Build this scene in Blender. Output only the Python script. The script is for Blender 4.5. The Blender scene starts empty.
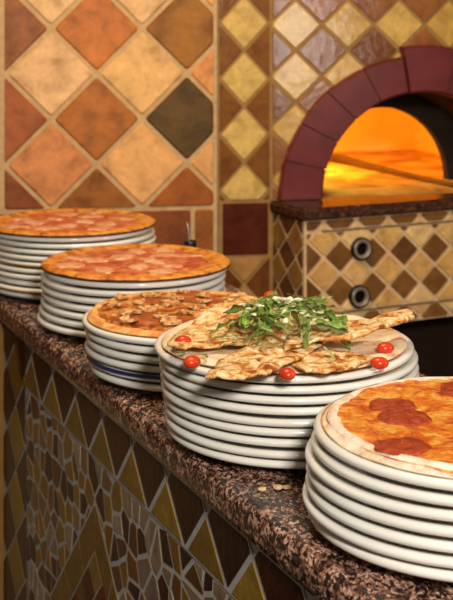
import bpy, bmesh, math, random
from mathutils import Vector, Matrix
random.seed(7)
C = bpy.context.scene.collection
CZ = 0.95                       # height of the counter top above the floor
H = 0.507                       # eye height above the counter top
PI = math.pi
V3 = Vector

def lin(r, g, b):
    f = lambda c: (c/255/12.92) if c/255 <= 0.04045 else ((c/255+0.055)/1.055)**2.4
    return (f(r), f(g), f(b), 1.0)

# ------------------------------------------------------------------ materials
class NT:
    def __init__(s, name, rough=0.5, spec=0.5):
        s.m = bpy.data.materials.new(name); s.m.use_nodes = True
        s.t = s.m.node_tree; s.b = s.t.nodes['Principled BSDF']
        s.b.inputs['Roughness'].default_value = rough
        s.b.inputs['Specular IOR Level'].default_value = spec
        s.tc = s.t.nodes.new('ShaderNodeTexCoord')
        s.vec = s.tc.outputs['Object']
    def link(s, a, b): s.t.links.new(a, b)
    def noise(s, scale, detail=4, rough=0.55, dist=0.0, vec=None):
        n = s.t.nodes.new('ShaderNodeTexNoise')
        n.inputs['Scale'].default_value = scale; n.inputs['Detail'].default_value = detail
        n.inputs['Roughness'].default_value = rough; n.inputs['Distortion'].default_value = dist
        s.link(vec or s.vec, n.inputs['Vector']); return n.outputs['Fac']
    def voro(s, scale, feature='F1', out='Distance'):
        n = s.t.nodes.new('ShaderNodeTexVoronoi'); n.feature = feature
        n.inputs['Scale'].default_value = scale; s.link(s.vec, n.inputs['Vector']); return n.outputs[out]
    def ramp(s, fac, stops, interp='LINEAR'):
        n = s.t.nodes.new('ShaderNodeValToRGB'); n.color_ramp.interpolation = interp
        e = n.color_ramp.elements
        while len(e) < len(stops): e.new(0.5)
        for el, (p, c) in zip(e, stops): el.position = p; el.color = c
        s.link(fac, n.inputs['Fac']); return n.outputs['Color']
    def mix(s, fac, a, b, mode='MIX'):
        n = s.t.nodes.new('ShaderNodeMix'); n.data_type = 'RGBA'; n.blend_type = mode
        for sock, v in ((n.inputs[0], fac), (n.inputs[6], a), (n.inputs[7], b)):
            if isinstance(v, (int, float, tuple)): sock.default_value = v
            else: s.link(v, sock)
        return n.outputs[2]
    def color(s, v):
        i = s.b.inputs['Base Color']
        if isinstance(v, tuple): i.default_value = v
        else: s.link(v, i)
    def bump(s, h, strength=0.3, dist=0.002):
        n = s.t.nodes.new('ShaderNodeBump'); n.inputs['Strength'].default_value = strength
        n.inputs['Distance'].default_value = dist
        s.link(h, n.inputs['Height']); s.link(n.outputs['Normal'], s.b.inputs['Normal'])
BW = lambda v: (v, v, v, 1.0)

def plain(name, c, rough=0.5, spec=0.5, metal=0.0, var=0.12, scale=40):
    m = NT(name, rough, spec); m.b.inputs['Metallic'].default_value = metal
    n = m.noise(scale)
    d = tuple(x*(1-var) for x in c[:3])+(1,); l = tuple(min(1, x*(1+var)) for x in c[:3])+(1,)
    m.color(m.ramp(n, [(0.3, d), (0.7, l)])); return m.m

def tile_mat(name, rough, mott=0.35, scale=14, spec=0.5):
    m = NT(name, rough, spec)
    a = m.t.nodes.new('ShaderNodeVertexColor'); a.layer_name = 'Col'
    n = m.noise(scale, 6, 0.6, 0.4)
    t = 1-mott
    lo = m.ramp(n, [(0.30, (t, t*0.90, t*0.78, 1)), (0.50, BW(0.96)), (0.70, (1.22, 1.20, 1.14, 1))])
    c = m.mix(1.0, a.outputs['Color'], lo, 'MULTIPLY')
    n2 = m.noise(scale*6, 3)
    c = m.mix(1.0, c, m.ramp(n2, [(0.3, BW(0.86)), (0.7, BW(1.0))]), 'MULTIPLY')
    m.color(c); m.bump(m.noise(scale*2.2, 5), 0.35, 0.003); return m.m

M = {}
M['tile_big'] = tile_mat('terracotta_tile', 0.45, 0.42, 17, 0.2)
M['tile_small'] = tile_mat('small_wall_tile', 0.17, 0.28, 26, 0.5)
M['tile_base'] = tile_mat('oven_base_tile', 0.38, 0.30, 30, 0.45)
M['tile_mosaic'] = tile_mat('mosaic_tile', 0.38, 0.30, 30, 0.22)
M['grout'] = plain('sand_grout', lin(190, 154, 110), 0.85, 0.2, var=0.15, scale=60)
M['grout_brown'] = plain('brown_grout', lin(150, 112, 66), 0.85, 0.2, var=0.15, scale=60)
M['grout_pink'] = plain('pinkish_grout', lin(214, 176, 132), 0.85, 0.2, var=0.12, scale=60)
M['grout_grey'] = plain('grey_grout', lin(190, 184, 178), 0.85, 0.2, var=0.15, scale=60)

def ceramic():
    m = NT('white_glazed_ceramic', 0.16, 0.5); n = m.noise(9)
    m.color(m.ramp(n, [(0.3, lin(226, 220, 208)), (0.7, lin(236, 232, 222))])); m.b.inputs['Coat Weight'].default_value = 0.25
    m.b.inputs['Coat Roughness'].default_value = 0.08; return m.m
M['ceramic'] = ceramic()
M['blue_glaze'] = plain('cobalt_glaze', lin(26, 34, 84), 0.2, 0.5)
M['yellow_glaze'] = plain('ochre_glaze', lin(196, 140, 40), 0.25, 0.5)
M['blue_reflection'] = plain('blue_reflection_tint', lin(150, 160, 190), 0.25, 0.5)  # bluish reflection on the lowest far plate, painted as a band

def granite():
    m = NT('speckled_granite', 0.25, 0.5)
    mp = m.t.nodes.new('ShaderNodeMapping'); mp.inputs['Rotation'].default_value = (0, 0, 0.45); mp.inputs['Scale'].default_value = (1.0, 0.6, 0.8)
    m.link(m.vec, mp.inputs['Vector'])
    nn = m.t.nodes.new('ShaderNodeTexNoise'); nn.inputs['Scale'].default_value = 220; nn.inputs['Detail'].default_value = 3
    m.link(mp.outputs['Vector'], nn.inputs['Vector'])
    va = m.t.nodes.new('ShaderNodeVectorMath'); va.operation = 'MULTIPLY_ADD'; va.inputs[1].default_value = (.006, .006, .006)
    m.link(nn.outputs['Color'], va.inputs[0]); m.link(mp.outputs['Vector'], va.inputs[2]); m.vec = va.outputs[0]
    v = m.voro(370, 'F1', 'Color')
    s = m.t.nodes.new('ShaderNodeSeparateColor'); m.link(v, s.inputs[0])
    n = m.noise(75, 5, 0.7, 0.6)
    sc = m.t.nodes.new('ShaderNodeMath'); sc.operation = 'MULTIPLY'; sc.inputs[1].default_value = 0.85; m.link(n, sc.inputs[0])
    mx = m.t.nodes.new('ShaderNodeMath'); mx.operation = 'MULTIPLY_ADD'; mx.inputs[1].default_value = 0.36
    m.link(s.outputs[0], mx.inputs[0]); m.link(sc.outputs[0], mx.inputs[2])
    c = m.ramp(mx.outputs[0], [(0.46, lin(18, 13, 12)), (0.55, lin(42, 28, 24)), (0.62, lin(96, 64, 52)), (0.70, lin(154, 108, 88)), (0.80, lin(204, 166, 144))])
    m.color(c); return m.m
M['granite'] = granite()
def granite_dark():
    m = NT('dark_brown_granite', 0.3, 0.5)
    n = m.noise(110, 6, 0.75, 0.5)
    m.color(m.ramp(n, [(0.40, lin(26, 14, 10)), (0.52, lin(70, 36, 22)), (0.66, lin(128, 78, 48))])); return m.m
M['granite_dark'] = granite_dark()
M['red_brick'] = plain('maroon_glazed_brick', lin(102, 32, 28), 0.36, 0.35, var=0.25, scale=18)
M['mortar'] = plain('dark_mortar', lin(92, 66, 44), 0.9, 0.1)
M['soot'] = plain('sooty_throat', lin(44, 34, 28), 0.9, 0.1, var=0.3, scale=12)
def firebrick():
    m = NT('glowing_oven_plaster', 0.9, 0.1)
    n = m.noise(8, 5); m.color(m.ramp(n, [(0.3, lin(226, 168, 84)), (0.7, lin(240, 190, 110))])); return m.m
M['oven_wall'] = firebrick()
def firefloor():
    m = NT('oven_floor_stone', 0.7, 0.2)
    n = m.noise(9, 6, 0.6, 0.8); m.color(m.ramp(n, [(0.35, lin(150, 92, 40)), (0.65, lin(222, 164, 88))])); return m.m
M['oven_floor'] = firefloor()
M['iron'] = plain('hot_iron', lin(96, 62, 36), 0.40, 0.5, 0.6)
M['steel'] = plain('worn_steel', lin(190, 180, 168), 0.30, 0.5, 1.0)
M['black'] = plain('black_plastic', lin(14, 13, 14), 0.4, 0.5)
M['hole'] = plain('black_hole', lin(6, 6, 8), 0.7, 0.1)
M['ring_grey'] = plain('grey_metal_ring', lin(150, 130, 112), 0.4, 0.5, 0.3)
M['shade_brown'] = plain('recess_shade_brown', lin(44, 24, 15), 0.8, 0.2)  # shadow under the oven base put into the colour; also fills the hidden core
M['floor'] = plain('dark_floor_tile', lin(40, 24, 16), 0.6, 0.3, scale=6)
M['post'] = plain('ochre_trim', lin(136, 98, 44), 0.6, 0.3)
M['glass_dark'] = plain('dark_bottle_glass', lin(24, 20, 12), 0.08, 0.6)

def food(name, stops, scale, rough=0.5, bump=0.5, dist=0.004, dd=0.6, fine=None, spec=0.4):
    m = NT(name, rough, spec)
    n = m.noise(scale, 6, 0.62, dd)
    c = m.ramp(n, stops)
    if fine:
        n2 = m.noise(scale*3.1, 4, 0.6, 0.3)
        f = m.ramp(n2, [(fine[0], BW(0)), (fine[1], BW(1))])
        c = m.mix(f, c, fine[2])
    m.color(c); m.bump(m.noise(scale*2.5, 5, 0.6), bump, dist)
    m.b.inputs['Subsurface Weight'].default_value = 0.08
    m.b.inputs['Subsurface Radius'].default_value = (0.004, 0.002, 0.001)
    return m.m
M['crust_gold'] = food('golden_crust', [(0.34, lin(140, 62, 12)), (0.46, lin(204, 118, 36)), (0.66, lin(232, 162, 70))], 60)
M['crust_white'] = food('floury_crust', [(0.32, lin(206, 166, 128)), (0.48, lin(236, 212, 182)), (0.66, lin(246, 232, 212))], 55, 0.8)
M['crust_tan'] = food('tan_crust', [(0.32, lin(196, 112, 46)), (0.5, lin(228, 158, 82)), (0.68, lin(242, 200, 136))], 55, 0.7)
M['base_dough'] = food('pale_sauced_dough', [(0.34, lin(216, 140, 84)), (0.42, lin(236, 196, 150)), (0.56, lin(244, 222, 192)), (0.70, lin(240, 196, 122))], 34, 0.5)
M['char_shade'] = food('charred_shaded_underside', [(0.35, lin(40, 20, 10)), (0.65, lin(104, 54, 22))], 60, 0.8)  # burnt edge plus the shadow line below the rim, both in the colour
M['sauce'] = food('baked_tomato_sauce', [(0.34, lin(140, 40, 14)), (0.46, lin(182, 66, 28)), (0.56, lin(206, 104, 58)), (0.68, lin(226, 156, 108))], 42, 0.3, 0.4, 0.003)
M['mozzarella'] = food('melted_mozzarella', [(0.34, lin(200, 110, 68)), (0.5, lin(222, 156, 112)), (0.66, lin(236, 190, 150))], 60, 0.3, 0.3, 0.002)
M['cheese_salami'] = food('melted_orange_cheese', [(0.35, lin(176, 54, 10)), (0.44, lin(214, 98, 16)), (0.54, lin(230, 138, 36)), (0.66, lin(242, 186, 90))], 50, 0.28, 0.8, 0.006, fine=(0.60, 0.70, lin(244, 196, 104)))
M['salami'] = food('salami_meat', [(0.34, lin(128, 34, 10)), (0.5, lin(164, 54, 18)), (0.66, lin(196, 88, 40))], 130, 0.34, 0.7, 0.003)
M['cheese_brown'] = food('browned_cheese', [(0.36, lin(106, 42, 8)), (0.47, lin(168, 80, 22)), (0.56, lin(212, 130, 50)), (0.68, lin(240, 196, 124))], 48, 0.36, 0.9, 0.006)
M['ham'] = food('cooked_ham', [(0.34, lin(134, 56, 16)), (0.6, lin(176, 90, 34))], 60, 0.45)
M['mushroom'] = food('mushroom_flesh', [(0.38, lin(140, 70, 24)), (0.50, lin(214, 156, 92)), (0.66, lin(242, 208, 156))], 110, 0.6)
M['dough_sheet'] = food('crisp_blistered_bread', [(0.34, lin(128, 54, 12)), (0.42, lin(200, 112, 40)), (0.49, lin(234, 182, 106)), (0.60, lin(248, 226, 178))], 62, 0.5, 0.9, 0.006, 0.8)
M['tomato'] = plain('cherry_tomato_skin', lin(204, 58, 22), 0.28, 0.4, var=0.25, scale=60)
def leafm(name, a, b):
    m = NT(name, 0.4, 0.4); n = m.noise(60); m.color(m.ramp(n, [(0.35, a), (0.65, b)]))
    m.b.inputs['Subsurface Weight'].default_value = 0.35; m.b.inputs['Subsurface Radius'].default_value = (0.002, 0.004, 0.001); return m.m
M['leaf_a'] = leafm('rocket_green', lin(104, 142, 36), lin(170, 198, 84))
M['leaf_b'] = leafm('rocket_light_green', lin(168, 192, 94), lin(214, 224, 150))
M['leaf_stem'] = plain('rocket_stem', lin(186, 202, 120), 0.4, 0.4)
M['parmesan'] = plain('white_cheese', lin(240, 228, 196), 0.6, 0.3)
M['crumb'] = plain('bread_crumb', lin(222, 186, 140), 0.9, 0.1)

# ------------------------------------------------------------------ mesh helpers
def obj(name, bm, mats, parent=None, smooth=False, loc=None):
    me = bpy.data.meshes.new(name)
    bmesh.ops.recalc_face_normals(bm, faces=bm.faces) if getattr(bm, 'fix', True) is True and not smooth == 'keep' else None
    bm.to_mesh(me); bm.free()
    if not isinstance(mats, (list, tuple)): mats = [mats]
    for m in mats: me.materials.append(m)
    if smooth:
        for p in me.polygons: p.use_smooth = True
    o = bpy.data.objects.new(name, me); C.objects.link(o)
    if parent is not None: o.parent = parent
    if loc is not None: o.location = loc
    return o
def tag(o, label=None, cat=None, group=None, kind=None):
    for k, v in (('label', label), ('category', cat), ('group', group), ('kind', kind)):
        if v: o[k] = v
    return o
def empty(name, loc, rz=0.0):
    o = bpy.data.objects.new(name, None); C.objects.link(o)
    o.empty_display_size = 0.05; o.location = loc; o.rotation_euler = (0, 0, rz); return o
def copy_tree(o):
    c = o.copy(); C.objects.link(c)
    for ch in list(o.children):
        k = ch.copy(); C.objects.link(k); k.parent = c
    return c
def lathe(bm, prof, n=96, close=True, mat=None):
    rings = []
    for r, z in prof:
        if r < 1e-6: rings.append([bm.verts.new((0, 0, z))])
        else: rings.append([bm.verts.new((r*math.cos(2*PI*i/n), r*math.sin(2*PI*i/n), z)) for i in range(n)])
    for a, b in zip(rings, rings[1:]):
        for i in range(n):
            j = (i+1) % n
            vs = [a[i % len(a)], a[j % len(a)], b[j % len(b)], b[i % len(b)]]
            u = []
            for v in vs:
                if v not in u: u.append(v)
            if len(u) > 2:
                f = bm.faces.new(u)
                if mat: f.material_index = mat
def quad(bm, pts, mi=0):
    f = bm.faces.new([bm.verts.new(p) for p in pts]); f.material_index = mi; return f
def box(bm, o, ax, ay, az, mi=0):
    o, ax, ay, az = map(V3, (o, ax, ay, az))
    v = [bm.verts.new(o+ax*i+ay*j+az*k) for k in (0, 1) for j in (0, 1) for i in (0, 1)]
    for q in ((0, 1, 3, 2), (4, 5, 7, 6), (0, 1, 5, 4), (2, 3, 7, 6), (0, 2, 6, 4), (1, 3, 7, 5)):
        bm.faces.new([v[i] for i in q]).material_index = mi

# ---- 2D polygon tools for tiling
def area(p): return 0.5*sum(p[i][0]*p[(i+1) % len(p)][1]-p[(i+1) % len(p)][0]*p[i][1] for i in range(len(p)))
def clip(p, nx, ny, d):         # keep nx*x+ny*y <= d
    out = []
    for i in range(len(p)):
        a, b = p[i], p[(i+1) % len(p)]
        da, db = nx*a[0]+ny*a[1]-d, nx*b[0]+ny*b[1]-d
        if da <= 0: out.append(a)
        if da*db < 0:
            t = da/(da-db); out.append((a[0]+(b[0]-a[0])*t, a[1]+(b[1]-a[1])*t))
    return out
def clip_rect(p, x0, x1, y0, y1):
    for c in ((1, 0, x1), (-1, 0, -x0), (0, 1, y1), (0, -1, -y0)):
        if len(p) < 3: return []
        p = clip(p, *c)
    return p
def inset(p, d):
    if len(p) < 3: return []
    q = []
    for a in p:
        if not q or math.hypot(a[0]-q[-1][0], a[1]-q[-1][1]) > 1e-5: q.append(a)
    if len(q) > 1 and math.hypot(q[0][0]-q[-1][0], q[0][1]-q[-1][1]) <= 1e-5: q.pop()
    p = q
    if len(p) < 3: return []
    if area(p) < 0: p = p[::-1]
    r = p
    for i in range(len(p)):
        a, b = p[i], p[(i+1) % len(p)]
        l = math.hypot(b[0]-a[0], b[1]-a[1])
        nx, ny = (b[1]-a[1])/l, -(b[0]-a[0])/l
        r = clip(r, nx, ny, nx*a[0]+ny*a[1]-d)
        if len(r) < 3: return []
    return r
def rounded(p, rad):
    out = []; n = len(p)
    for i in range(n):
        a, b, c = p[i-1], p[i], p[(i+1) % n]
        la = math.hypot(a[0]-b[0], a[1]-b[1]); lc = math.hypot(c[0]-b[0], c[1]-b[1])
        if la < 1e-6 or lc < 1e-6: continue
        t = min(rad, la*0.4, lc*0.4)
        p0 = (b[0]+(a[0]-b[0])/la*t, b[1]+(a[1]-b[1])/la*t)
        p1 = (b[0]+(c[0]-b[0])/lc*t, b[1]+(c[1]-b[1])/lc*t)
        for u in (0, 0.5, 1.0):
            out.append(tuple((1-u)**2*p0[k]+2*u*(1-u)*b[k]+u*u*p1[k] for k in (0, 1)))
    return out
class Plane:
    """A vertical plane: 2D (s, z) -> world, with n pointing at the viewer's side."""
    def __init__(s, ox, oy, dx, dy, nx, ny):
        s.o = V3((ox, oy, CZ)); s.d = V3((dx, dy, 0)).normalized(); s.n = V3((nx, ny, 0)).normalized()
    def p(s, a, z, h=0.0): return s.o+s.d*a+s.n*h+V3((0, 0, z))
def add_tile(bm, col, P, poly, color, grout=0.004, h=0.003, bev=0.002, rad=0.004, h0=0.0, mi=1, jit=0.05):
    p = inset(poly, grout*0.5)
    if len(p) < 3 or abs(area(p)) < 2.5e-5: return
    if rad: p = rounded(p, rad)
    q = inset(p, bev) if not rad else None
    if rad:
        cx = sum(a[0] for a in p)/len(p); cy = sum(a[1] for a in p)/len(p)
        q = []
        for a in p:
            l = math.hypot(a[0]-cx, a[1]-cy); k = max(0.3, 1-bev*1.3/max(l, 1e-6))
            q.append((cx+(a[0]-cx)*k, cy+(a[1]-cy)*k))
    j = 1+random.uniform(-jit, jit)
    c = (color[0]*j, color[1]*j*random.uniform(0.97, 1.03), color[2]*j, 1)
    fs = []
    if rad:
        b = [bm.verts.new(P.p(a[0], a[1], h0)) for a in p]; t = [bm.verts.new(P.p(a[0], a[1], h0+h)) for a in q]
        n = len(b)
        for i in range(n): fs.append(bm.faces.new((b[i], b[(i+1) % n], t[(i+1) % n], t[i])))
        fs.append(bm.faces.new(t))
    else:
        t = [bm.verts.new(P.p(a[0], a[1], h0+h)) for a in p]; b = [bm.verts.new(P.p(a[0], a[1], h0)) for a in p]; n = len(t)
        for i in range(n): fs.append(bm.faces.new((b[i], b[(i+1) % n], t[(i+1) % n], t[i])))
        fs.append(bm.faces.new(t))
    for f in fs:
        f.material_index = mi
        for l in f.loops: l[col] = c
def diamonds(bm, col, P, s0, z0, ah, av, rect, pick, **kw):
    x0, x1, y0, y1 = rect
    ia, ib = int((x0-s0)/ah)-2, int((x1-s0)/ah)+2
    ja, jb = int((y0-z0)/av)-2, int((y1-z0)/av)+2
    clipf = kw.pop('clipf', None)
    for i in range(ia, ib+1):
        for j in range(ja, jb+1):
            if (i+j) % 2: continue
            cx, cy = s0+i*ah, z0+j*av
            p = [(cx-ah, cy), (cx, cy-av), (cx+ah, cy), (cx, cy+av)]
            p = clip_rect(p, x0, x1, y0, y1)
            if clipf and len(p) > 2: p = clipf(p, cx, cy)
            if len(p) > 2: add_tile(bm, col, P, p, pick(i, j), **kw)

def bm_col():
    bm = bmesh.new(); return bm, bm.loops.layers.float_color.new('Col')

# ================================================================== the room
bm = bmesh.new(); quad(bm, [(-3, -1.5, 0), (3.5, -1.5, 0), (3.5, 4.6, 0), (-3, 4.6, 0)])
tag(obj('floor', bm, M['floor']), kind='structure')

# left wall: large harlequin tiles, yaw 8.8 degrees
YW = math.radians(8.8); dW = (math.cos(YW), math.sin(YW)); nW = (math.sin(YW), -math.cos(YW))
PL = Plane(-0.393, 2.831, *dW, *nW)
SE = 0.376                                    # s where this wall ends, at the grouted corner
aL = 0.102; zL = 0.293
bm, col = bm_col()
quad(bm, [PL.p(-1.6, -CZ), PL.p(SE, -CZ), PL.p(SE, 0.95), PL.p(-1.6, 0.95)], 0)
quad(bm, [PL.p(SE, -CZ), PL.p(SE, -CZ, -0.06), PL.p(SE, 0.95, -0.06), PL.p(SE, 0.95)], 0)
fixed = {(1, 0): (178, 106, 42), (0, 1): (230, 176, 122), (2, 1): (230, 174, 108), (3, 0): (92, 66, 22), (-1, 0): (166, 92, 48),
         (1, 2): (192, 112, 44), (3, 2): (156, 98, 26), (-1, 2): (152, 92, 48), (0, -1): (220, 142, 84), (2, -1): (232, 168, 104),
         (1, -2): (152, 90, 36), (3, -2): (158, 86, 30), (-1, -2): (146, 78, 42), (0, 3): (228, 180, 122), (2, 3): (230, 180, 120),
         (4, 1): (230, 152, 82), (4, -1): (222, 158, 96), (4, 3): (228, 160, 84)}
def pickL(i, j):
    i2, j2 = i, j
    if (i2, j2) in fixed: return lin(*fixed[(i2, j2)])
    return lin(*random.choice([(224, 160, 96), (228, 166, 100)])) if i % 2 == 0 else lin(*random.choice([(160, 92, 40), (140, 80, 36), (176, 100, 44)]))
# tile centres sit at odd i+j of the fitted grid: shift the lattice by one row
def diamondsL():
    x0, x1, y0, y1 = -0.107, SE-0.004, zL-2*aL, 0.95
    for i in range(-2, 7):
        for j in range(-4, 9):
            if (i+j) % 2 == 0: continue
            cx, cy = i*aL, zL+j*aL
            p = clip_rect([(cx-aL, cy), (cx, cy-aL), (cx+aL, cy), (cx, cy+aL)], x0, x1, y0, y1)
            if len(p) > 2: add_tile(bm, col, PL, p, pickL(i, j), grout=0.0095, h=0.004, bev=0.004, rad=0.007)
diamondsL()
zr = zL-2*aL
for q in range(6):
    for p_ in range(5):
        add_tile(bm, col, PL, [(-0.112-0.2*(p_+1), zr+0.2*q), (-0.112-0.2*p_, zr+0.2*q), (-0.112-0.2*p_, min(0.95, zr+0.2*(q+1))), (-0.112-0.2*(p_+1), min(0.95, zr+0.2*(q+1)))], lin(*random.choice([(150, 92, 46), (138, 82, 40)])), grout=0.0095, h=0.004, bev=0.004, rad=0.007)
xs = [SE-0.004, 0.320]
while xs[-1] > -1.6: xs.append(xs[-1]-0.152)
for a, b in zip(xs, xs[1:]):
    for z1, z0 in ((zr, zr-0.16), (zr-0.16, zr-0.32), (zr-0.32, zr-0.48)):
        add_tile(bm, col, PL, [(b, z0), (a, z0), (a, z1), (b, z1)], lin(*random.choice([(112, 56, 24), (128, 66, 28), (104, 50, 22)])) if a < 0.33 else lin(146, 84, 32), grout=0.010, h=0.004, bev=0.003, rad=0.005)
tag(obj('wall_left', bm, [M['grout'], M['tile_big']]), kind='structure')

# narrow panel between the wall and the oven
PP = Plane(*(PL.p(SE, 0, -0.02).xy), *dW, *nW)
pend = 0.128                                   # crease with the oven wall
c_s = 0.066
bm, col = bm_col()
quad(bm, [PP.p(-0.01, -CZ), PP.p(pend, -CZ), PP.p(pend, 0.95), PP.p(-0.01, 0.95)], 0)
ylw, brn = (212, 172, 98), (128, 78, 32)
diamonds(bm, col, PP, c_s, 0.381, 0.0585, 0.0645, (0.006, pend, 0.0985, 0.95), lambda i, j: lin(*ylw) if i % 2 == 0 else lin(*brn), grout=0.006, h=0.003, bev=0.002, rad=0.004)
add_tile(bm, col, PP, [(0.012, -0.029), (pend-0.002, -0.029), (pend-0.002, 0.0975), (0.012, 0.0975)], lin(84, 34, 18), grout=0.007, rad=0.004)
diamonds(bm, col, PP, c_s, -0.029, 0.0585, 0.0645, (0.006, pend, -0.6, -0.030), lambda i, j: lin(186, 138, 78) if i % 2 == 0 else lin(112, 64, 28), grout=0.006, h=0.003, rad=0.004)
tag(obj('wall_back', bm, [M['grout_brown'], M['tile_small']]), kind='structure')

# oven wall with arched mouth
cr = PP.p(pend, 0)
YO = math.radians(16); dO = (math.cos(YO), math.sin(YO)); nO = (math.sin(YO), -math.cos(YO))
PO = Plane(cr.x, cr.y, *dO, *nO)
SC, ZS = 0.376, 0.100                          # arch centre
RXI, RYI, RXO, RYO = 0.2535, 0.245, 0.359, 0.333
RXM, RYM = 0.30, 0.285
S1, ZT = 1.7, 0.95
bm, col = bm_col()
N = 48
prev = None
for k in range(N+1):
    th = PI*k/N; c, s = math.cos(th), math.sin(th)
    e = (SC+RXM*c, ZS+RYM*s)
    ts = []
    if c > 1e-6: ts.append((S1-SC)/c)
    if c < -1e-6: ts.append((0-SC)/c)
    if s > 1e-6: ts.append((ZT-ZS)/s)
    t = min(ts); o = (SC+t*c, ZS+t*s)
    cur = (bm.verts.new(PO.p(*e)), bm.verts.new(PO.p(*o)), o)
    if prev:
        f = [prev[0], prev[1], cur[1], cur[0]]
        if abs(prev[2][0]-cur[2][0]) > 1e-4 and abs(prev[2][1]-cur[2][1]) > 1e-4:
            cx = S1 if cur[2][0] > SC else 0.0
            f = [prev[0], prev[1], bm.verts.new(PO.p(cx, ZT)), cur[1], cur[0]]
        bm.faces.new(f)
    prev = cur
quad(bm, [PO.p(0, -0.12), PO.p(S1, -0.12), PO.p(S1, ZS-0.006), PO.p(0, ZS-0.006)], 0)
def arch_clip(p, cx, cy):
    # drop what lies under the ring: cut along the tangent of the middle of the ring
    q = [((a[0]-SC)/RXM, (a[1]-ZS)/RYM) for a in p]
    if all(math.hypot(*a) < 1 for a in q): return []
    if any(math.hypot(*a) < 1 for a in q) or math.hypot((cx-SC)/RXM, (cy-ZS)/RYM) < 1.1:
        t = math.atan2((cy-ZS)/RYM, (cx-SC)/RXM)
        nx, ny = math.cos(t)/RXM, math.sin(t)/RYM
        return clip(p, -nx, -ny, -(nx*SC+ny*ZS+1.0))
    return p
def pickO(i, j):
    return lin(*random.choice([(206, 164, 90), (198, 154, 78), (210, 170, 98)])) if i % 2 == 0 else lin(*random.choice([(136, 82, 36), (124, 72, 30), (146, 90, 44)]))
diamonds(bm, col, PO, 0.0609, 0.385, 0.0655, 0.0605, (0.002, S1, ZS, ZT), pickO, clipf=arch_clip, grout=0.007, h=0.003, bev=0.002, rad=0.004)
tag(obj('wall_right', bm, [M['grout_brown'], M['tile_small']]), kind='structure')

# ================================================================== the pizza oven
oven = empty('pizza_oven', (0.55, 3.1, 0)); tag(oven, 'tiled wood oven with maroon brick arch and glowing orange mouth', 'pizza oven')
INV = Matrix.Translation(-V3((0.55, 3.1, 0)))
def ov(name, bm, mats, parent=None, smooth=False):
    bm.transform(INV); return obj(name, bm, mats, parent or oven, smooth)
def ell(rx, ry, th, h): return PO.p(SC+rx*math.cos(th), ZS+ry*math.sin(th), h)
# ring backing mortar then bricks
angs = [180, 164, 148, 132, 115, 98.5, 77.5, 61, 45, 29, 14.5, 0]
bm = bmesh.new(); n = 60
for k in range(n):
    a, b = PI*k/n, PI*(k+1)/n
    for (r0, h0), (r1, h1) in (((0, 0.014), (1, 0.014)), ((1, 0.014), (1, 0.0005)), ((0, 0.014), (0, -0.03))):
        f = lambda th, r, h: ell(RXI+0.004+(RXO-RXI-0.008)*r, RYI+0.004+(RYO-RYI-0.008)*r, th, h)
        quad(bm, [f(a, r0, h0), f(b, r0, h0), f(b, r1, h1), f(a, r1, h1)])
arch = ov('mortar_ring', bm, M['mortar'])
for q in range(len(angs)-1):
    a1, a0 = math.radians(angs[q]), math.radians(angs[q+1])
    key = q == 5
    g = 0.011
    a1 -= g*0.5; a0 += g*0.5
    ro, hh = (0.024, 0.032) if key else (0.0, 0.020)
    bm = bmesh.new(); m = 8
    sec = []
    bv = 0.005
    for k in range(m+1):
        th = a0+(a1-a0)*k/m
        xi, yi, xo, yo = RXI, RYI, RXO+ro, RYO+ro
        pts = [(xi, yi, -0.02), (xi, yi, hh-bv), (xi+bv, yi+bv, hh), (xo-bv, yo-bv, hh), (xo, yo, hh-bv), (xo, yo, 0.001)]
        sec.append([bm.verts.new(ell(x, y, th, h)) for x, y, h in pts])
    for A, B in zip(sec, sec[1:]):
        for i in range(len(A)-1): bm.faces.new((A[i], A[i+1], B[i+1], B[i]))
    for e in (sec[0], sec[-1]): bm.faces.new(e)
    o = ov('keystone' if key else 'arch_brick', bm, M['red_brick'])
# throat, dark
TD = 0.23; RXB, RYB = 0.187, 0.193
bm = bmesh.new(); n = 48
for k in range(n):
    a, b = PI*k/n, PI*(k+1)/n
    quad(bm, [ell(RXI+.001, RYI+.001, a, -0.015), ell(RXI+.001, RYI+.001, b, -0.015), ell(RXI, RYI, b, -TD), ell(RXI, RYI, a, -TD)])
    quad(bm, [ell(RXI, RYI, a, -TD), ell(RXI, RYI, b, -TD), ell(RXB, RYB, b, -TD), ell(RXB, RYB, a, -TD)])
    quad(bm, [ell(RXB, RYB, a, -TD), ell(RXB, RYB, b, -TD), ell(RXB, RYB, b, -TD-0.03), ell(RXB, RYB, a, -TD-0.03)])
ov('throat', bm, M['soot'])
# chamber
bm = bmesh.new(); n = 40; RC, RCH, DB = 0.44, 0.36, 1.0
for k in range(n):
    a, b = PI*k/n, PI*(k+1)/n
    quad(bm, [ell(RC, RCH, a, -TD-0.03), ell(RC, RCH, b, -TD-0.03), ell(RC, RCH, b, -DB), ell(RC, RCH, a, -DB)])
    bm.faces.new([bm.verts.new(x) for x in (PO.p(SC, ZS, -DB), ell(RC, RCH, a, -DB), ell(RC, RCH, b, -DB))])
    quad(bm, [ell(RC, RCH, a, -TD-0.03), ell(RC, RCH, b, -TD-0.03), ell(RXB, RYB, b, -TD-0.03), ell(RXB, RYB, a, -TD-0.03)])
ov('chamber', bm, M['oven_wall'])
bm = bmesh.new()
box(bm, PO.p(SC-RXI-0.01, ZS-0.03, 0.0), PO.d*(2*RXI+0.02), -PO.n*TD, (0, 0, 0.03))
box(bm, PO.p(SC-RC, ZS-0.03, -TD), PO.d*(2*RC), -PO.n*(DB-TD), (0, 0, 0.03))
ov('oven_floor', bm, M['oven_floor'])
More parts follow.
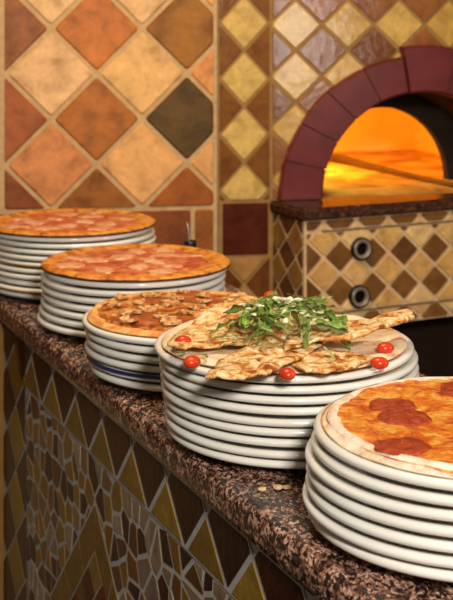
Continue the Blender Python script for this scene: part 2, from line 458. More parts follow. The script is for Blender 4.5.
# base body and ledge
YB = math.radians(25.2); dB = (math.cos(YB), math.sin(YB)); nB = (math.sin(YB), -math.cos(YB))
CB = V3((0.172, 2.80, 0))
PB = Plane(CB.x, CB.y, *dB, *nB)
PS = Plane(CB.x, CB.y, -nB[0], -nB[1], -dB[0], -dB[1])     # left side face, s runs back to the wall
LB = 1.25; SD = 0.150
bm, col = bm_col()
zb0, zb1 = -0.178, 0.072
quad(bm, [PB.p(0, zb0), PB.p(LB, zb0), PB.p(LB, zb1), PB.p(0, zb1)])
quad(bm, [PS.p(0, zb0), PS.p(SD, zb0), PS.p(SD, zb1), PS.p(0, zb1)])
quad(bm, [PB.p(0, zb0), PB.p(LB, zb0), PB.p(LB, zb0, -SD), PB.p(0, zb0, -SD)])
lt = lambda i, j: lin(*random.choice([(232, 182, 114), (226, 172, 100), (238, 194, 130)])) if i % 2 == 0 else lin(*random.choice([(124, 80, 34), (112, 70, 28), (134, 88, 40)]))
for z0, z1 in ((0.046, zb1), (-0.139, 0.044), (zb0, -0.141)):
    diamonds(bm, col, PB, 0.049, -0.052, 0.0425, 0.039, (0.003, LB, z0, z1), lt, grout=0.006, h=0.003, bev=0.0015, rad=0.004)
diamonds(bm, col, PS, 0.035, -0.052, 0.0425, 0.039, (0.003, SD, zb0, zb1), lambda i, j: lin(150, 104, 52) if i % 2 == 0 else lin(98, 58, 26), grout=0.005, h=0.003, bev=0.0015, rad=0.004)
ov('tiled_base', bm, [M['grout_pink'], M['tile_base']])
bm = bmesh.new()
for z in (0.045, -0.140):
    box(bm, PB.p(0.045, z-0.0012, 0.0005), PB.d*(LB-0.045), PB.n*0.003, (0, 0, 0.0024))
ov('panel_seam', bm, M['mortar'])
bm = bmesh.new()
o0 = PB.p(-0.012, 0.0715, 0.012)
box(bm, o0, PB.d*(LB+0.012), -PB.n*(SD+0.012), (0, 0, 0.028))
bmesh.ops.remove_doubles(bm, verts=bm.verts, dist=1e-6); bmesh.ops.recalc_face_normals(bm, faces=bm.faces)
bmesh.ops.bevel(bm, geom=[e for e in bm.edges], offset=0.006, segments=3, affect='EDGES')
ov('granite_ledge', bm, M['granite_dark'], smooth=False)
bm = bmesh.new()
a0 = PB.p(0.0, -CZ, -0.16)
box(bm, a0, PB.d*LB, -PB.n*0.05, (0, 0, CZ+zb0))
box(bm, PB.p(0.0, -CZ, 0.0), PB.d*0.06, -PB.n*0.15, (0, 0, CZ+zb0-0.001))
ov('under_oven_recess', bm, M['shade_brown'])
for s, z in ((0.1435, 0.0), (0.138, -0.1075)):
    bm = bmesh.new()
    lathe(bm, [(0.0262, 0.0), (0.0262, 0.009), (0.0250, 0.011), (0.0222, 0.011)], 40)
    rot = Matrix(((PB.d.x, 0, PB.n.x), (PB.d.y, 0, PB.n.y), (0, 1, 0))).to_4x4()
    T = Matrix.Translation(PB.p(s, z, 0.0025))@rot
    bm.transform(T); k = ov('air_vent_knob', bm, M['black'], smooth=True)
    bm = bmesh.new(); lathe(bm, [(0.0224, 0.0108), (0.0205, 0.0120), (0.0150, 0.0100), (0.0145, 0.003)], 40); bm.transform(T)
    ov('grey_ring', bm, M['ring_grey'], k)
    bm = bmesh.new(); lathe(bm, [(0.0148, 0.0035), (0.0, 0.0035)], 40); bm.transform(T)
    ov('vent_hole', bm, M['hole'], k)
# metal bar on the oven floor
bm = bmesh.new()
A, B = V3((0.315, 3.76, 0)), V3((0.577, 3.125, 0)); d = (B-A).normalized(); nrm = V3((-d.y, d.x, 0))
ring = []
for t, w, hh in ((0, .016, .020), (.04, .019, .022), (.5, .013, .013), (.95, .009, .010), (1, .007, .009)):
    c = A.lerp(B, t)
    ring.append([bm.verts.new(c+nrm*w*x+V3((0, 0, CZ+ZS+0.0015+hh*y))) for x, y in ((-1, 0), (1, 0), (1, .7), (.5, 1), (-.5, 1), (-1, .7))])
for p, q in zip(ring, ring[1:]):
    for i in range(6): bm.faces.new((p[i], p[(i+1) % 6], q[(i+1) % 6], q[i]))
bm.faces.new(ring[0]); bm.faces.new(ring[-1])
tag(obj('oven_bar', bm, M['iron']), 'long tapered metal bar lying diagonally on the glowing oven floor', 'oven tool')

# ================================================================== the counter
uC = V3((-0.445, 1.0, 0)).normalized(); mC = V3((-1.0, -0.445, 0)).normalized()
E0 = V3((-0.012+0.0054, 1.39+0.0026, CZ))
SB, SF, W, TH = -0.95, 1.515, 0.445, 0.040
bm = bmesh.new()
prof = [(-W, 0), (-0.012, 0), (-0.005, -0.002), (-0.001, -0.008), (0.0, -0.015), (0.0, -TH+0.012), (-0.002, -TH+0.005), (-0.008, -TH), (-W, -TH)]
ringA = [bm.verts.new(E0+uC*SB+mC*m+V3((0, 0, z))) for m, z in prof]
cut = lambda m: (SF+ (0.0 if m > -0.2 else 0.0))
def wall_s(m):      # where a line parallel to the counter meets the left wall
    p = E0+mC*m; a = PL.o
    # solve p + t u on plane
    return ((a-p).dot(PL.n))/uC.dot(PL.n)-0.006
ringB = [bm.verts.new(E0+mC*m+uC*wall_s(m)+V3((0, 0, z))) for m, z in prof]
for i in range(len(prof)):
    j = (i+1) % len(prof); bm.faces.new((ringA[i], ringA[j], ringB[j], ringB[i]))
bm.faces.new(ringA); bm.faces.new(ringB)
tag(obj('countertop', bm, M['granite']), 'speckled brown granite countertop with rounded edge under the plate stacks', 'countertop')

REC = 0.012
PM = Plane(*(E0-mC*REC).xy, uC.x, uC.y, mC.x, mC.y)
mos = empty('counter_base', (E0.x, E0.y, 0)); tag(mos, 'mosaic-tiled counter front with olive diamonds and broken tile pieces', 'counter')
INVM = Matrix.Translation(-V3((E0.x, E0.y, 0)))
zt = -TH-0.001
bm, col = bm_col()
sEnd = 1.40
quad(bm, [PM.p(SB+0.05, -CZ), PM.p(sEnd, -CZ), PM.p(sEnd, zt), PM.p(SB+0.05, zt)])
rs = random.Random(3)
ol = lambda: rs.choice([(140, 108, 38), (130, 100, 34), (150, 118, 44)])
dk = lambda: rs.choice([(54, 20, 11), (48, 20, 11), (66, 26, 14)])
MIX = [(150, 128, 104), (138, 120, 104), (156, 140, 122), (138, 98, 44), (122, 86, 36), (90, 54, 26), (62, 24, 13), (46, 18, 10), (164, 146, 122), (108, 68, 32), (128, 98, 62), (52, 20, 12), (142, 108, 44)]
# broken-tile field (Voronoi pieces)
cell = 0.037; x0, x1, y0, y1 = SB+0.06, 0.862, -0.60, -0.122
pts = []
for i in range(int((x1-x0)/cell)+3):
    for j in range(int((y1-y0)/cell)+3):
        pts.append((x0+(i-1+rs.uniform(0.05, .95))*cell, y0+(j-1+rs.uniform(0.05, .95))*cell))
for a in pts:
    p = [(a[0]-.12, a[1]-.12), (a[0]+.12, a[1]-.12), (a[0]+.12, a[1]+.12), (a[0]-.12, a[1]+.12)]
    for b in pts:
        dx, dy = b[0]-a[0], b[1]-a[1]
        if (dx or dy) and abs(dx) < .2 and abs(dy) < .2:
            p = clip(p, dx, dy, (dx*(a[0]+b[0])+dy*(a[1]+b[1]))/2)
            if len(p) < 3: break
    p = clip_rect(p, x0, x1, y0, y1) if len(p) > 2 else []
    if len(p) > 2: add_tile(bm, col, PM, p, lin(*rs.choice(MIX)), grout=0.0075, h=0.0010, bev=0, rad=0)
# harlequin band under the granite
ks = [(0.0647+0.126*k) for k in range(-8, 7)]
def under(poly, g=0.0): # grout bed lifting a raised piece above the broken field
    if len(poly) < 3: return
    t = [bm.verts.new(PM.p(a[0], a[1], 0.0014)) for a in poly]; bm.faces.new(t).material_index = 0
for s in ks:
    zc = -0.122; ah, av = 0.063, 0.066
    if s > SB+0.1:
        d = [(s-ah, zc), (s+ah, zc), (s, zc+av)]
        under(d); add_tile(bm, col, PM, d, lin(*ol()), grout=0.009, h=0.0010, bev=0, rad=0, h0=0.0014)
        d = clip_rect([(s, zc+av), (s+ah, zc), (s+2*ah, zc+av), (s+ah, zc+2*av)], s, s+2*ah, -.5, zt)
        under(d); add_tile(bm, col, PM, d, lin(*dk()), grout=0.009, h=0.0010, bev=0, rad=0, h0=0.0014)
# vertical harlequin band at the far end
for k in range(-1, 9):
    s, zc = 0.925, -0.110-0.115*k; ah, av = 0.063, 0.0575
    if k >= 0:
        d = clip_rect([(s-ah, zc), (s, zc-av), (s+ah, zc), (s, zc+av)], 0, 2, -CZ, zt)
        under(d); add_tile(bm, col, PM, d, lin(*ol()), grout=0.006, h=0.0010, bev=0, rad=0, h0=0.0014)
    for sg in (-1, 1):
        d = clip_rect([(s, zc-av), (s+sg*ah, zc-2*av), (s+sg*2*ah, zc-av), (s+sg*ah, zc)], s-ah-(0.0 if k < 1 else 0.008), 1.013, -CZ, zt)
        if len(d) > 2: under(d); add_tile(bm, col, PM, d, lin(*dk()), grout=0.005, h=0.0010, bev=0, rad=0, h0=0.0014)
# big diamond medallions
for mc in (0.474, -0.34):
    mz, R0, R1 = -0.185-0.235, 0.235, 0.165
    q = lambda r: [(mc-r, mz), (mc, mz-r), (mc+r, mz), (mc, mz+r)]
    under(q(R0+0.004))
    O, I = q(R0), q(R1)
    for i in range(4):
        a, b, c, d = O[i], O[(i+1) % 4], I[(i+1) % 4], I[i]
        L = lambda p, r, t: (p[0]+(r[0]-p[0])*t, p[1]+(r[1]-p[1])*t)
        for k in range(3):
            t0, t1 = k/3, (k+1)/3
            add_tile(bm, col, PM, [L(a, b, t0), L(a, b, t1), L(d, c, t1), L(d, c, t0)], lin(*(124, 92, 32)), grout=0.004, h=0.0010, bev=0, rad=0, h0=0.0014)
    n = 5; w = R1*2/n
    for i in range(n):
        for j in range(n):
            f = lambda u, v: (mc+(u-v)*R1/n, mz+R1-(u+v)*R1/n)
            cc = lin(150, 118, 52) if (i, j) in ((0, 0), (n-1, n-1), (0, n-1), (n-1, 0)) else lin(*rs.choice([(84, 26, 16), (96, 34, 20), (70, 22, 14), (104, 70, 30)]))
            add_tile(bm, col, PM, [f(i, j), f(i+1, j), f(i+1, j+1), f(i, j+1)], cc, grout=0.004, h=0.0010, bev=0, rad=0, h0=0.0014)
bm.transform(INVM)
obj('mosaic_face', bm, [M['grout_grey'], M['tile_mosaic']], mos)
bm = bmesh.new()
box(bm, PM.p(SB+0.05, -CZ, -0.30), uC*(1.235-SB-0.05), mC*0.299, (0, 0, CZ+zt-0.002)); bm.transform(INVM)
obj('core', bm, M['shade_brown'], mos)
bm = bmesh.new(); box(bm, PM.p(1.016, -CZ, 0.0005), uC*0.07, mC*0.010, (0, 0, CZ+zt-0.001))
bm.transform(INVM); obj('corner_trim', bm, M['post'], mos)

# ================================================================== plates
bm = bmesh.new()
prof = [(0, 0.002), (0.094, 0.002), (0.096, 0.0), (0.102, 0.0), (0.104, 0.003), (0.128, 0.0062), (0.150, 0.0095), (0.1560, 0.0100), (0.1590, 0.0118), (0.1600, 0.0143),
        (0.1592, 0.0168), (0.1565, 0.0184), (0.1530, 0.0182), (0.146, 0.0160), (0.132, 0.0128), (0.118, 0.0113), (0.0, 0.0113)]
lathe(bm, prof, 128)
plate0 = obj('pizza_plate', bm, M['ceramic'], smooth=True)
PR = 0.160
def band_mesh(z0, z1, m):
    b = bmesh.new()
    pr = [(r*1.0025+0.0002, z) for r, z in prof if z0 <= z <= z1 and r > 0.12 and prof.index((r, z)) < 12]
    lathe(b, pr, 128); return obj('rim_band', b, m, smooth=True)
# stacks: centre x, y, rim height of the top plate, radius, number, x offsets (mm) from the top plate down
STK = [
 dict(c=(-0.300, 2.427), zt=0.1185, R=0.159, n=10, off=[0, 4, 6, 4, 6, 2, 3, 5, 2, 4], name='the farthest stack by the wall'),
 dict(c=(-0.154, 2.140), zt=0.096, R=0.156, n=7, off=[0, -3, -4, -1.5, -3, -6, -10], name='the stack under the second farthest pizza'),
 dict(c=(-0.063, 1.8445), zt=0.078, R=0.147, n=6, off=[0, 4, 6, 3, 7, 11], name='the stack under the mushroom pizza'),
 dict(c=(0.071, 1.565), zt=0.110, R=0.160, n=9, off=[0, 5, 6, 7, 8, 10, 11, 12, 14], name='the stack under the rocket-topped pizza'),
 dict(c=(0.2550, 1.277), zt=0.0965, R=0.1665, n=7, off=[0, -3, -9, -8, -9, -12, -7], name='the stack under the salami pizza'),
]
ORD = ['first', 'second', 'third', 'fourth', 'fifth', 'sixth', 'seventh', 'eighth', 'ninth', 'tenth']
GR = ['plates in the farthest stack', 'plates in the second farthest stack', 'plates in the mushroom pizza stack', 'plates in the rocket pizza stack', 'plates in the salami pizza stack']
first = True
rp = random.Random(11)
TOPZ = []
for si, S in enumerate(STK):
    n = S['n']; pitch = (S['zt']-0.0143)/(n-1); zs = pitch/0.0120
    pitch = (S['zt']-0.0143*zs)/(n-1); zs = min(pitch/0.01185, 1.12); xy = S['R']/PR
    for k in range(n):
        if first: o = plate0; first = False
        else: o = plate0.copy(); C.objects.link(o)
        dx = S['off'][k]/1000; dy = rp.uniform(-.002, .002) if k else 0
        o.location = (S['c'][0]+dx, S['c'][1]+dy, CZ+(n-1-k)*pitch+0.0004)
        o.scale = (xy, xy, zs); o.rotation_euler = (0, 0, rp.uniform(0, 6.28))
        where = 'top plate' if k == 0 else ('bottom plate' if k == n-1 else ORD[k]+' plate from the top')
        desc = 'white glazed'
        band = None
        if (si, k) == (2, 4): desc = 'blue-banded white'; band = ('blue_glaze', 0.0140, 0.0185)
        if (si, k) in ((0, 4), (0, 8)): desc = 'yellow-banded white'; band = ('yellow_glaze', 0.0055, 0.0145)
        if (si, k) == (0, 9): desc = 'blue-reflection-painted white'; band = ('blue_reflection', 0.0055, 0.0147)
        tag(o, f'{desc} {where} of {S["name"]}', 'plate', GR[si])
        if band:
            b = band_mesh(band[1], band[2], M[band[0]]); b.parent = o
            b['label'] = {'blue_glaze': 'dark blue rim band', 'yellow_glaze': 'yellow rim band', 'blue_reflection': 'painted blue reflection on the rim'}[band[0]]
    TOPZ.append((CZ+(n-1)*pitch+0.0004, zs, xy))

# ================================================================== pizzas
from mathutils import noise as MN
def nz(x, y, s, seed=0.0): return MN.noise(V3((x*s+seed*17.3, y*s-seed*9.1, seed*3.7)))
def disc(R, hfun, seed, wob=0.02, nr=26, na=120, under=0.0, rim=0.004, side=0):
    """A closed disc with a wavy outline: hfun(r/R, x, y) is the top surface height."""
    bm = bmesh.new(); rings = []
    def rr(th): return R*(1+wob*nz(math.cos(th), math.sin(th), 2.2, seed)+0.4*wob*nz(math.cos(th), math.sin(th), 6, seed+1))
    for i in range(1, nr+1):
        f = i/nr; ring = []
        for k in range(na):
            th = 2*PI*k/na; r = rr(th)*f; x, y = r*math.cos(th), r*math.sin(th)
            ring.append(bm.verts.new((x, y, hfun(f, x, y))))
        rings.append(ring)
    c = bm.verts.new((0, 0, hfun(0, 0, 0)))
    for k in range(na): bm.faces.new((c, rings[0][k], rings[0][(k+1) % na]))
    for a, b in zip(rings, rings[1:]):
        for k in range(na): bm.faces.new((a[k], b[k], b[(k+1) % na], a[(k+1) % na]))
    low = []
    for k in range(na):
        th = 2*PI*k/na; r = rr(th)
        low.append([bm.verts.new((r*1.006*math.cos(th), r*1.006*math.sin(th), under+rim*0.5)), bm.verts.new((r*0.985*math.cos(th), r*0.985*math.sin(th), under))])
    for k in range(na):
        j = (k+1) % na
        bm.faces.new((rings[-1][k], low[k][0], low[j][0], rings[-1][j])).material_index = side
        bm.faces.new((low[k][0], low[k][1], low[j][1], low[j][0])).material_index = 1
    bm.faces.new([low[k][1] for k in range(na)][::-1]).material_index = 1
    return bm
def patch(bm, cx, cy, rx, ry, rot, z, th, seed, wob=0.15, dome=0.5, n=28, zf=None, mi=0):
    """A flat lump of topping with an irregular outline."""
    out = []
    for f, zz in ((1.0, 0.0), (0.97, th*0.55), (0.75, th*(0.55+0.35*dome)), (0.4, th*(0.6+0.4*dome))):
        ring = []
        for k in range(n):
            t = 2*PI*k/n; w = 1+wob*nz(math.cos(t), math.sin(t), 1.8, seed)
            x, y = rx*f*w*math.cos(t), ry*f*w*math.sin(t)
            X, Y = cx+x*math.cos(rot)-y*math.sin(rot), cy+x*math.sin(rot)+y*math.cos(rot)
            b = z if zf is None else zf(X, Y)
            ring.append(bm.verts.new((X, Y, b+zz+0.25*th*nz(X, Y, 90, seed))))
        out.append(ring)
    for a, b in zip(out, out[1:]):
        for k in range(n): bm.faces.new((a[k], a[(k+1) % n], b[(k+1) % n], b[k])).material_index = mi
    bm.faces.new(out[-1]).material_index = mi
def blob(name, par, mat, *a, **kw):
    bm = bmesh.new(); patch(bm, *a, **kw); return obj(name, bm, mat, par, True)

# --- two pizzas with tomato and mozzarella at the far end
def margherita(si, R, seed, label, drop):
    z, zs, xy = TOPZ[si]; c = STK[si]['c']
    root = empty('pizza', (c[0]+0.001, c[1], z+0.0187*zs)); tag(root, label, 'pizza')
    h = lambda f, x, y: 0.0048+0.0040*math.exp(-((f-0.92)/0.06)**2)-0.0010*max(0, f-0.96)/0.04+0.0011*nz(x, y, 45, seed)
    obj('crust', disc(R, h, seed, 0.012, under=0.0, rim=0.0035, side=1), [M['crust_gold'], M['char_shade']], root, True)
    h2 = lambda f, x, y: 0.0056+0.0012*nz(x, y, 60, seed+4)-0.003*max(0, f-0.93)/0.07
    obj('tomato_sauce', disc(R*0.80, h2, seed+2, 0.10, under=0.0030), [M['sauce'], M['sauce']], root, True)
    r = random.Random(seed)
    for k in range(13):
        a = k*2.4+r.uniform(-.2, .2); q = R*0.74*math.sqrt((k+0.7)/13)
        blob('mozzarella', root, M['mozzarella'], q*math.cos(a), q*math.sin(a), r.uniform(.018, .032), r.uniform(.012, .022), r.uniform(0, 3), 0.0052, 0.0020, seed+k, wob=0.45, dome=0.2)
    return root
margherita(0, 0.1625, 3, 'golden crusted tomato and mozzarella pizza on the farthest stack by the wall', 0)
margherita(1, 0.1590, 8, 'tomato pizza with pale mozzarella, on the second farthest stack beside the mushroom pizza', 0)

# --- mushroom and ham pizza
z, zs, xy = TOPZ[2]; c = STK[2]['c']; R = 0.1405
root = empty('pizza', (c[0]+0.001, c[1], z+0.0187*zs)); tag(root, 'browned mushroom and ham pizza on the shortest stack', 'pizza')
h = lambda f, x, y: 0.0056+0.0026*math.exp(-((f-0.96)/0.035)**2)-0.004*max(0, f-0.97)/0.03+0.0008*nz(x, y, 50, 5)
obj('crust', disc(R, h, 5, 0.020), [M['crust_tan'], M['crust_tan']], root, True)
hc = lambda x, y: 0.0085+0.0022*nz(x, y, 40, 6)+0.0015*nz(x, y, 90, 7)
obj('cheese_topping', disc(R*0.945, lambda f, x, y: hc(x, y)-0.005*max(0, f-0.9)/0.1, 6, 0.045, nr=36, na=150, under=0.005), [M['cheese_brown'], M['cheese_brown']], root, True)
r = random.Random(5)
for k, (x, y, a, b) in enumerate([(-0.055, -0.050, .040, .026), (0.02, -0.075, .036, .022), (-0.05, 0.06, .034, .024), (0.05, 0.045, .034, .022), (0.075, -0.03, .030, .022), (0.0, 0.10, .030, .02)]):
    blob('ham_slice', root, M['ham'], x, y, a, b, r.uniform(0, 3), 0, 0.0030, k+20, wob=0.35, dome=0.2, zf=lambda X, Y: hc(X, Y)-0.0002)
def mushroom(x, y, rot, s, k):
    bm = bmesh.new()
    zb = max(hc(x+dx, y+dy) for dx in (-.006, 0, .006) for dy in (-.006, 0, .006))+0.0022
    # a sliced mushroom: cap crescent and a stub of stem
    pts = [(-1, 0), (-.92, .38), (-.6, .75), (0, .95), (.6, .75), (.92, .38), (1, 0), (.8, -.2), (.35, -.08), (.28, -.75), (0, -.85), (-.28, -.75), (-.35, -.08), (-.8, -.2)]
    T, B = [], []
    for px, py in pts:
        X = px*s; Y = py*s; wx = x+X*math.cos(rot)-Y*math.sin(rot); wy = y+X*math.sin(rot)+Y*math.cos(rot)
        zz = zb+0.003*nz(wx, wy, 60, k)+0.002*abs(px)
        T.append(bm.verts.new((wx, wy, zz+0.0022))); B.append(bm.verts.new((wx, wy, zz-0.0012)))
    bm.faces.new(T); bm.faces.new(B[::-1])
    for i in range(len(T)): j = (i+1) % len(T); bm.faces.new((T[i], B[i], B[j], T[j]))
    bmesh.ops.triangulate(bm, faces=[f for f in bm.faces if len(f.verts) > 4])
    obj('mushroom_slice', bm, M['mushroom'], root)
for k in range(24):
    a = k*2.399; q = R*0.86*math.sqrt((k+0.5)/24)
    mushroom(q*math.cos(a), q*math.sin(a), r.uniform(0, 6.28), r.uniform(.011, .018), k)

# --- folded pizza with rocket, parmesan and cherry tomatoes
z, zs, xy = TOPZ[3]; c = STK[3]['c']; R = 0.1500
zb = z+0.0187*zs
root = empty('pizza', (c[0], c[1], zb)); tag(root, 'folded crisp pizza piled with rocket leaves and cherry tomatoes on the tallest near stack', 'pizza')
h = lambda f, x, y: 0.0046+0.0010*nz(x, y, 40, 2)+0.0022*math.exp(-((f-0.94)/0.06)**2)-0.003*max(0, f-.96)/.04
obj('base', disc(R, h, 12, 0.015), [M['base_dough'], M['crust_tan']], root, True)
def unp(X, Y, zl):          # photograph measurement -> local point at height zl above the plate
    zz = zb-CZ+zl; Z = 1264*(H-zz)/(Y-24.3); return ((X-226.5)/1264*Z-c[0], Z-c[1])
def sheet(pts, zl, seed, amp=0.004, lift=None, th=0.0030, name='folded_crust'):
    """A blistered sheet of bread with a polygon outline."""
    P2 = [unp(X, Y, zl) for X, Y in pts]
    # resample the outline, then concentric rings to the centroid
    out = []
    for i in range(len(P2)):
        a, b = P2[i], P2[(i+1) % len(P2)]; n = max(2, int(math.dist(a, b)/0.006))
        for k in range(n):
            t = k/n; out.append((a[0]+(b[0]-a[0])*t, a[1]+(b[1]-a[1])*t))
    cx = sum(p[0] for p in out)/len(out); cy = sum(p[1] for p in out)/len(out); n = len(out)
    bm = bmesh.new(); nr = 12
    def top(x, y, f):
        b = amp*(0.8*nz(x, y, 42, seed)+0.5*nz(x, y, 95, seed+1))
        e = lift(x, y) if lift else 0.0
        return zl+b+e-0.0012*max(0, f-.9)/.1
    T, B = [], []
    for i in range(1, nr+1):
        f = i/nr; rt, rb = [], []
        for px, py in out:
            w = 1+0.05*nz(px, py, 60, seed+3)*f
            x, y = cx+(px-cx)*f*w, cy+(py-cy)*f*w; zz = top(x, y, f)
            rt.append(bm.verts.new((x, y, zz+th*0.5))); rb.append(bm.verts.new((x, y, zz-th*0.5)))
        T.append(rt); B.append(rb)
    for L in (T, B):
        zz = top(cx, cy, 0)+(th*.5 if L is T else -th*.5); cv = bm.verts.new((cx, cy, zz))
        for k in range(n): bm.faces.new((cv, L[0][k], L[0][(k+1) % n]))
        for a, b in zip(L, L[1:]):
            for k in range(n): bm.faces.new((a[k], b[k], b[(k+1) % n], a[(k+1) % n]))
    for k in range(n): bm.faces.new((T[-1][k], B[-1][k], B[-1][(k+1) % n], T[-1][(k+1) % n]))
    return obj(name, bm, M['dough_sheet'], root, True)
sheet([(167, 346), (174, 335), (192, 323), (216, 312), (246, 305), (276, 305), (304, 314), (296, 338), (250, 345), (215, 344), (185, 348)], 0.0160, 1, 0.0045, lambda x, y: 0.012*max(0.0, min(1.0, (y-0.025)/0.045)))
sheet([(207, 377), (224, 378), (244, 377), (270, 371), (292, 361), (318, 346), (338, 334), (320, 326), (288, 330), (262, 342), (236, 350), (216, 362)], 0.0150, 2, 0.0050)
sheet([(290, 364), (306, 371), (328, 373), (354, 366), (374, 357), (352, 353), (330, 350), (306, 354)], 0.0095, 3, 0.0035)
tipv = unp(415, 326, 0.028)
base_x = unp(300, 335, 0.02)[0]
def liftB(x, y): return 0.014*max(0, (x-base_x)/(tipv[0]-base_x))**1.3
sheet([(283, 349), (300, 343), (318, 340), (351, 341), (388, 335), (415, 327), (411, 320), (398, 321), (382, 325), (362, 325), (336, 326), (310, 326), (290, 332)], 0.0235, 4, 0.0040, liftB, 0.0040)
def tomato(X, Y, zl, r, cut):
    x, y = unp(X, Y, zl); bm = bmesh.new()
    bmesh.ops.create_uvsphere(bm, u_segments=20, v_segments=12, radius=r)
    for v in bm.verts: v.co.z *= 0.75; v.co.x *= 1.15
    bm.transform(Matrix.Translation((x, y, zl))@Matrix.Rotation(cut, 4, 'Z'))
    obj('cherry_tomato', bm, M['tomato'], root, True)
for X, Y, zl, r_, cu in ((183, 341, .018, .0088, .3), (192, 362, .0105, .0096, 1), (287, 374, .0105, .0092, 2), (379.5, 363, .011, .0092, 0), (385.5, 348, .011, .0092, .5), (271, 296, .036, .0085, 0)): tomato(X, Y, zl, r_, cu)
# rocket: a few lobed leaf shapes, copied over a mound
def leaf_mesh(L, Wd, bend, twist, lobes):
    bm = bmesh.new(); n = 14; rows = []
    for i in range(n+1):
        t = i/n
        w = 0.10 if t < 0.30 else (0.35+0.65*math.sin(PI*min(1, (t-0.30)/0.70*0.86+0.10)))*(0.62+0.38*math.cos(2*PI*lobes*(t-0.30)))
        if t > 0.96: w = 0.06
        w *= Wd*0.5
        x = L*(t-0.5); zz = -bend*(2*t-1)**2*L; a = twist*(t-0.5)
        rows.append([bm.verts.new((x, y*math.cos(a), zz+y*math.sin(a)+dz)) for y, dz in ((-w, .0015*math.sin(i*1.9)), (-w*.12, -w*.25), (w*.12, -w*.25), (w, .0015*math.cos(i*2.3)))])
    for a, b in zip(rows, rows[1:]):
        for k in range(3): bm.faces.new((a[k], a[k+1], b[k+1], b[k])).material_index = 1 if k == 1 else 0
    r2 = bmesh.ops.solidify(bm, geom=list(bm.faces), thickness=0.0005)
    me = bpy.data.meshes.new('rocket_leaf'); bm.to_mesh(me); bm.free()
    for p in me.polygons: p.use_smooth = True
    return me
shapes = []
for i, (L, Wd, bd, tw, lo) in enumerate([(.060, .015, .10, .8, 2.2), (.052, .012, .16, -1.2, 1.8), (.066, .010, .06, 1.4, 2.6), (.044, .017, .14, .4, 1.3), (.060, .006, .20, .6, 2.0)]):
    me = leaf_mesh(L, Wd, bd, tw, lo); me.materials.append(M['leaf_b'] if i in (2, 4) else M['leaf_a']); me.materials.append(M['leaf_stem']); shapes.append(me)
r = random.Random(21)
mx, my = 0.002, -0.040
def mound(dx, dy): return 0.022+0.036*max(0, 1-(dx/0.078)**2-(dy/0.080)**2)
for k in range(90):
    q = math.sqrt(r.random()); a = r.uniform(0, 2*PI)
    dx, dy = 0.064*q*math.cos(a), 0.068*q*math.sin(a)
    o = bpy.data.objects.new('rocket_leaf', r.choice(shapes)); C.objects.link(o); o.parent = root
    o.location = (mx+dx, my+dy, mound(dx, dy)+r.uniform(-0.008, 0.007))
    o.rotation_euler = (r.uniform(-.9, .9), 0.35*q+r.uniform(-.35, .35), a+r.uniform(-1.6, 1.6))
    s = r.uniform(.75, 1.2); o.scale = (s, s*r.uniform(0.9, 1.4), s)
for X, Y, zl, yaw in ((228, 336, .024, 2.9), (240, 330, .027, 2.4), (333, 318, .035, .3), (346, 327, .032, -.1), (322, 346, .026, -.9), (236, 342, .022, 3.4)):
    x, y = unp(X, Y, zl); o = bpy.data.objects.new('rocket_leaf', shapes[4 if X > 300 else 2]); C.objects.link(o); o.parent = root
    o.location = (x, y, zl); o.rotation_euler = (r.uniform(-.4, .4), .15, yaw); o.scale = (.8, .8, .8)
for X, Y in ((179, 354), (205, 357), (202, 361), (184, 354)):
    x, y = unp(X, Y, .0095); o = bpy.data.objects.new('rocket_leaf', shapes[3]); C.objects.link(o); o.parent = root
    o.location = (x, y, .0125); o.rotation_euler = (.1, 0, r.uniform(0, 6)); o.scale = (.36, .45, .36)
for k in range(34):
    q = math.sqrt(r.random())*0.95; a = r.uniform(0, 2*PI); dx, dy = .055*q*math.cos(a), .050*q*math.sin(a)
    bm = bmesh.new(); s = r.uniform(.0024, .0052)
    bmesh.ops.create_icosphere(bm, subdivisions=2, radius=s)
    for v in bm.verts:
        v.co *= 1+0.5*MN.noise(v.co*300+V3((k, 0, 0))); v.co.z *= 0.45
    bm.transform(Matrix.Translation((mx+dx, my+dy, mound(dx, dy)+0.004-r.uniform(0, .005)))@Matrix.Rotation(r.uniform(-.6, .6), 4, 'X')@Matrix.Rotation(r.uniform(0, 3), 4, 'Z'))
    obj('cheese_flake', bm, M['parmesan'], root)

# --- salami pizza, nearest
z, zs, xy = TOPZ[4]; c = STK[4]['c']; R = 0.1575
zb = z+0.0187*zs
root = empty('pizza', (c[0], c[1], zb)); tag(root, 'salami pizza with floury rim and melted orange cheese on the nearest stack', 'pizza')
h = lambda f, x, y: 0.0048+0.0042*math.exp(-((f-0.93)/0.05)**2)-0.006*max(0, f-0.955)/0.045+0.0010*nz(x, y, 45, 9)
obj('crust', disc(R, h, 9, 0.012, na=160), [M['crust_white'], M['crust_tan']], root, True)
hs = lambda x, y: 0.0078+0.0018*nz(x, y, 45, 14)+0.0012*nz(x, y, 110, 15)
obj('cheese_topping', disc(R*0.965, lambda f, x, y: hs(x, y)-0.0035*max(0, f-.93)/.07, 14, 0.035, nr=44, na=180, under=0.0045), [M['cheese_salami'], M['cheese_salami']], root, True)
def unp5(X, Y, zl=0.010):
    zz = zb-CZ+zl; Z = 1264*(H-zz)/(Y-24.3); return ((X-226.5)/1264*Z-c[0], Z-c[1])
r = random.Random(4)
sal = [unp5(393, 404)+(.024, .027), unp5(406, 416)+(.026, .026), unp5(402, 445)+(.027, .022), unp5(462, 388)+(.024, .028)]
extra = [(0.060, -0.055, .027, .026), (0.105, 0.005, .026, .026)]
for k, s in enumerate([s for s in sal]+extra):
    blob('salami_slice', root, M['salami'], s[0], s[1], s[2], s[3], r.uniform(-.3, .3), 0, 0.0022, 40+k, wob=0.16, dome=0.1, zf=lambda X, Y: hs(X, Y)+0.0002, n=40)

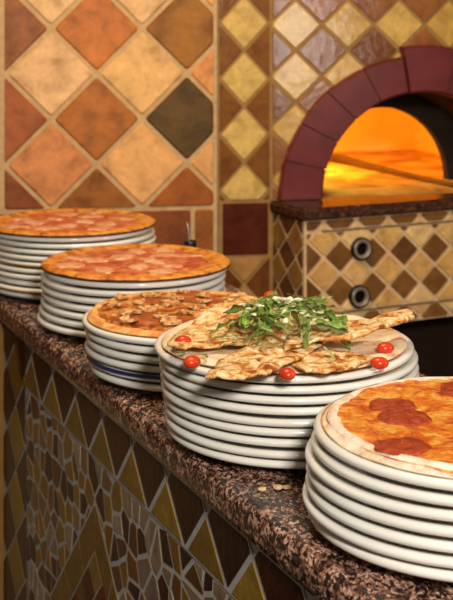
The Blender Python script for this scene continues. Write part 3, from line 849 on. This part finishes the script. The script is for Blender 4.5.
# ================================================================== small things
bot = empty('oil_bottle', (-0.0705, 2.45, CZ+0.0003)); tag(bot, 'small dark oil bottle with black cap and steel spout behind the plates', 'bottle')
bm = bmesh.new(); lathe(bm, [(0, 0), (.019, 0), (.021, .003), (.021, .048), (.018, .058), (.0095, .064), (.0085, .072), (0, .072)], 40)
obj('glass_body', bm, M['glass_dark'], bot, True)
bm = bmesh.new(); lathe(bm, [(.0100, .0725), (.0120, .0735), (.0122, .0855), (.0108, .088), (0, .088)], 32)
obj('cap', bm, M['black'], bot, True)
bm = bmesh.new(); lathe(bm, [(.0105, .0695), (.0126, .0700), (.0126, .0722), (.0100, .0724)], 32)
obj('steel_collar', bm, M['steel'], bot, True)
bm = bmesh.new()
rg = []
for t in range(7):
    f = t/6; c0 = V3((-0.002-0.004*f*f, 0, .0865+.036*f)); rad = .0036-.0016*f
    rg.append([bm.verts.new(c0+V3((rad*math.cos(2*PI*i/12), rad*math.sin(2*PI*i/12), 0))) for i in range(12)])
for a, b in zip(rg, rg[1:]):
    for i in range(12): bm.faces.new((a[i], a[(i+1) % 12], b[(i+1) % 12], b[i]))
bm.faces.new(rg[-1])
obj('pour_spout', bm, M['steel'], bot, True)
for k, (X, Y, s) in enumerate(((262.5, 491, .0042), (278, 489.5, .0048), (287, 489, .0040))):
    Z = 1264*H/(Y-24.3); bm = bmesh.new(); bmesh.ops.create_icosphere(bm, subdivisions=2, radius=s)
    for v in bm.verts: v.co *= 1+0.45*MN.noise(v.co*400+V3((k*3, 0, 0))); v.co.z *= .5; v.co.x *= 1.3
    lo = min(v.co.z for v in bm.verts)
    tag(obj('bread_crumb', bm, M['crumb'], None, False, ((X-226.5)/1264*Z, Z, CZ-lo+0.0002)), 'pale bread crumb on granite between the rocket and salami pizza stacks', 'crumb', 'crumbs on the granite')

# ================================================================== light
def area_light(name, loc, target, size, power, col, sy=None):
    l = bpy.data.lights.new(name, 'AREA'); l.energy = power; l.color = col; l.size = size
    if sy: l.shape = 'RECTANGLE'; l.size_y = sy
    o = bpy.data.objects.new(name, l); C.objects.link(o); o.location = loc
    o.rotation_euler = (V3(target)-V3(loc)).to_track_quat('-Z', 'Y').to_euler(); return o
area_light('camera_side_lamp', (0.30, -0.20, CZ+0.95), (0.05, 1.6, CZ), 0.22, 37, (1.0, 0.95, 0.88))
area_light('kitchen_lamp', (1.30, 1.30, CZ+0.48), (0.1, 2.8, CZ+0.45), 0.12, 5.0, (1.0, 0.92, 0.86), 0.5)
area_light('back_wall_fill', (-0.1, 1.75, CZ+1.45), (0.0, 2.8, CZ+0.2), 0.5, 20, (1.0, 0.83, 0.58))  # added warm fill for the back wall, no fixture seen
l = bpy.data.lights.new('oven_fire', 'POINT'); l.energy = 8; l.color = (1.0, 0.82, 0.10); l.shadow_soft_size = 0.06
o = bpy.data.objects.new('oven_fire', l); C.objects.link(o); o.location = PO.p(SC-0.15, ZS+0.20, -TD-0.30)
w = bpy.data.worlds.new('World'); bpy.context.scene.world = w; w.use_nodes = True
w.node_tree.nodes['Background'].inputs[0].default_value = (1.0, 0.80, 0.58, 1); w.node_tree.nodes['Background'].inputs[1].default_value = 0.12

# ================================================================== camera
cd = bpy.data.cameras.new('Camera'); cam = bpy.data.objects.new('Camera', cd); C.objects.link(cam)
cam.location = (0, 0, CZ+H); cam.rotation_euler = (PI/2, 0, 0)
cd.sensor_width = 36; cd.lens = 1264/600*36; cd.shift_y = -275.7/600; cd.clip_start = 0.02
cd.dof.use_dof = True; cd.dof.focus_distance = 1.42; cd.dof.aperture_fstop = 12
sc = bpy.context.scene; sc.camera = cam
sc.view_settings.view_transform = 'Standard'; sc.view_settings.look = 'None'; sc.view_settings.gamma = 1.0
sc.view_settings.use_curve_mapping = False; sc.view_settings.exposure = 0.0
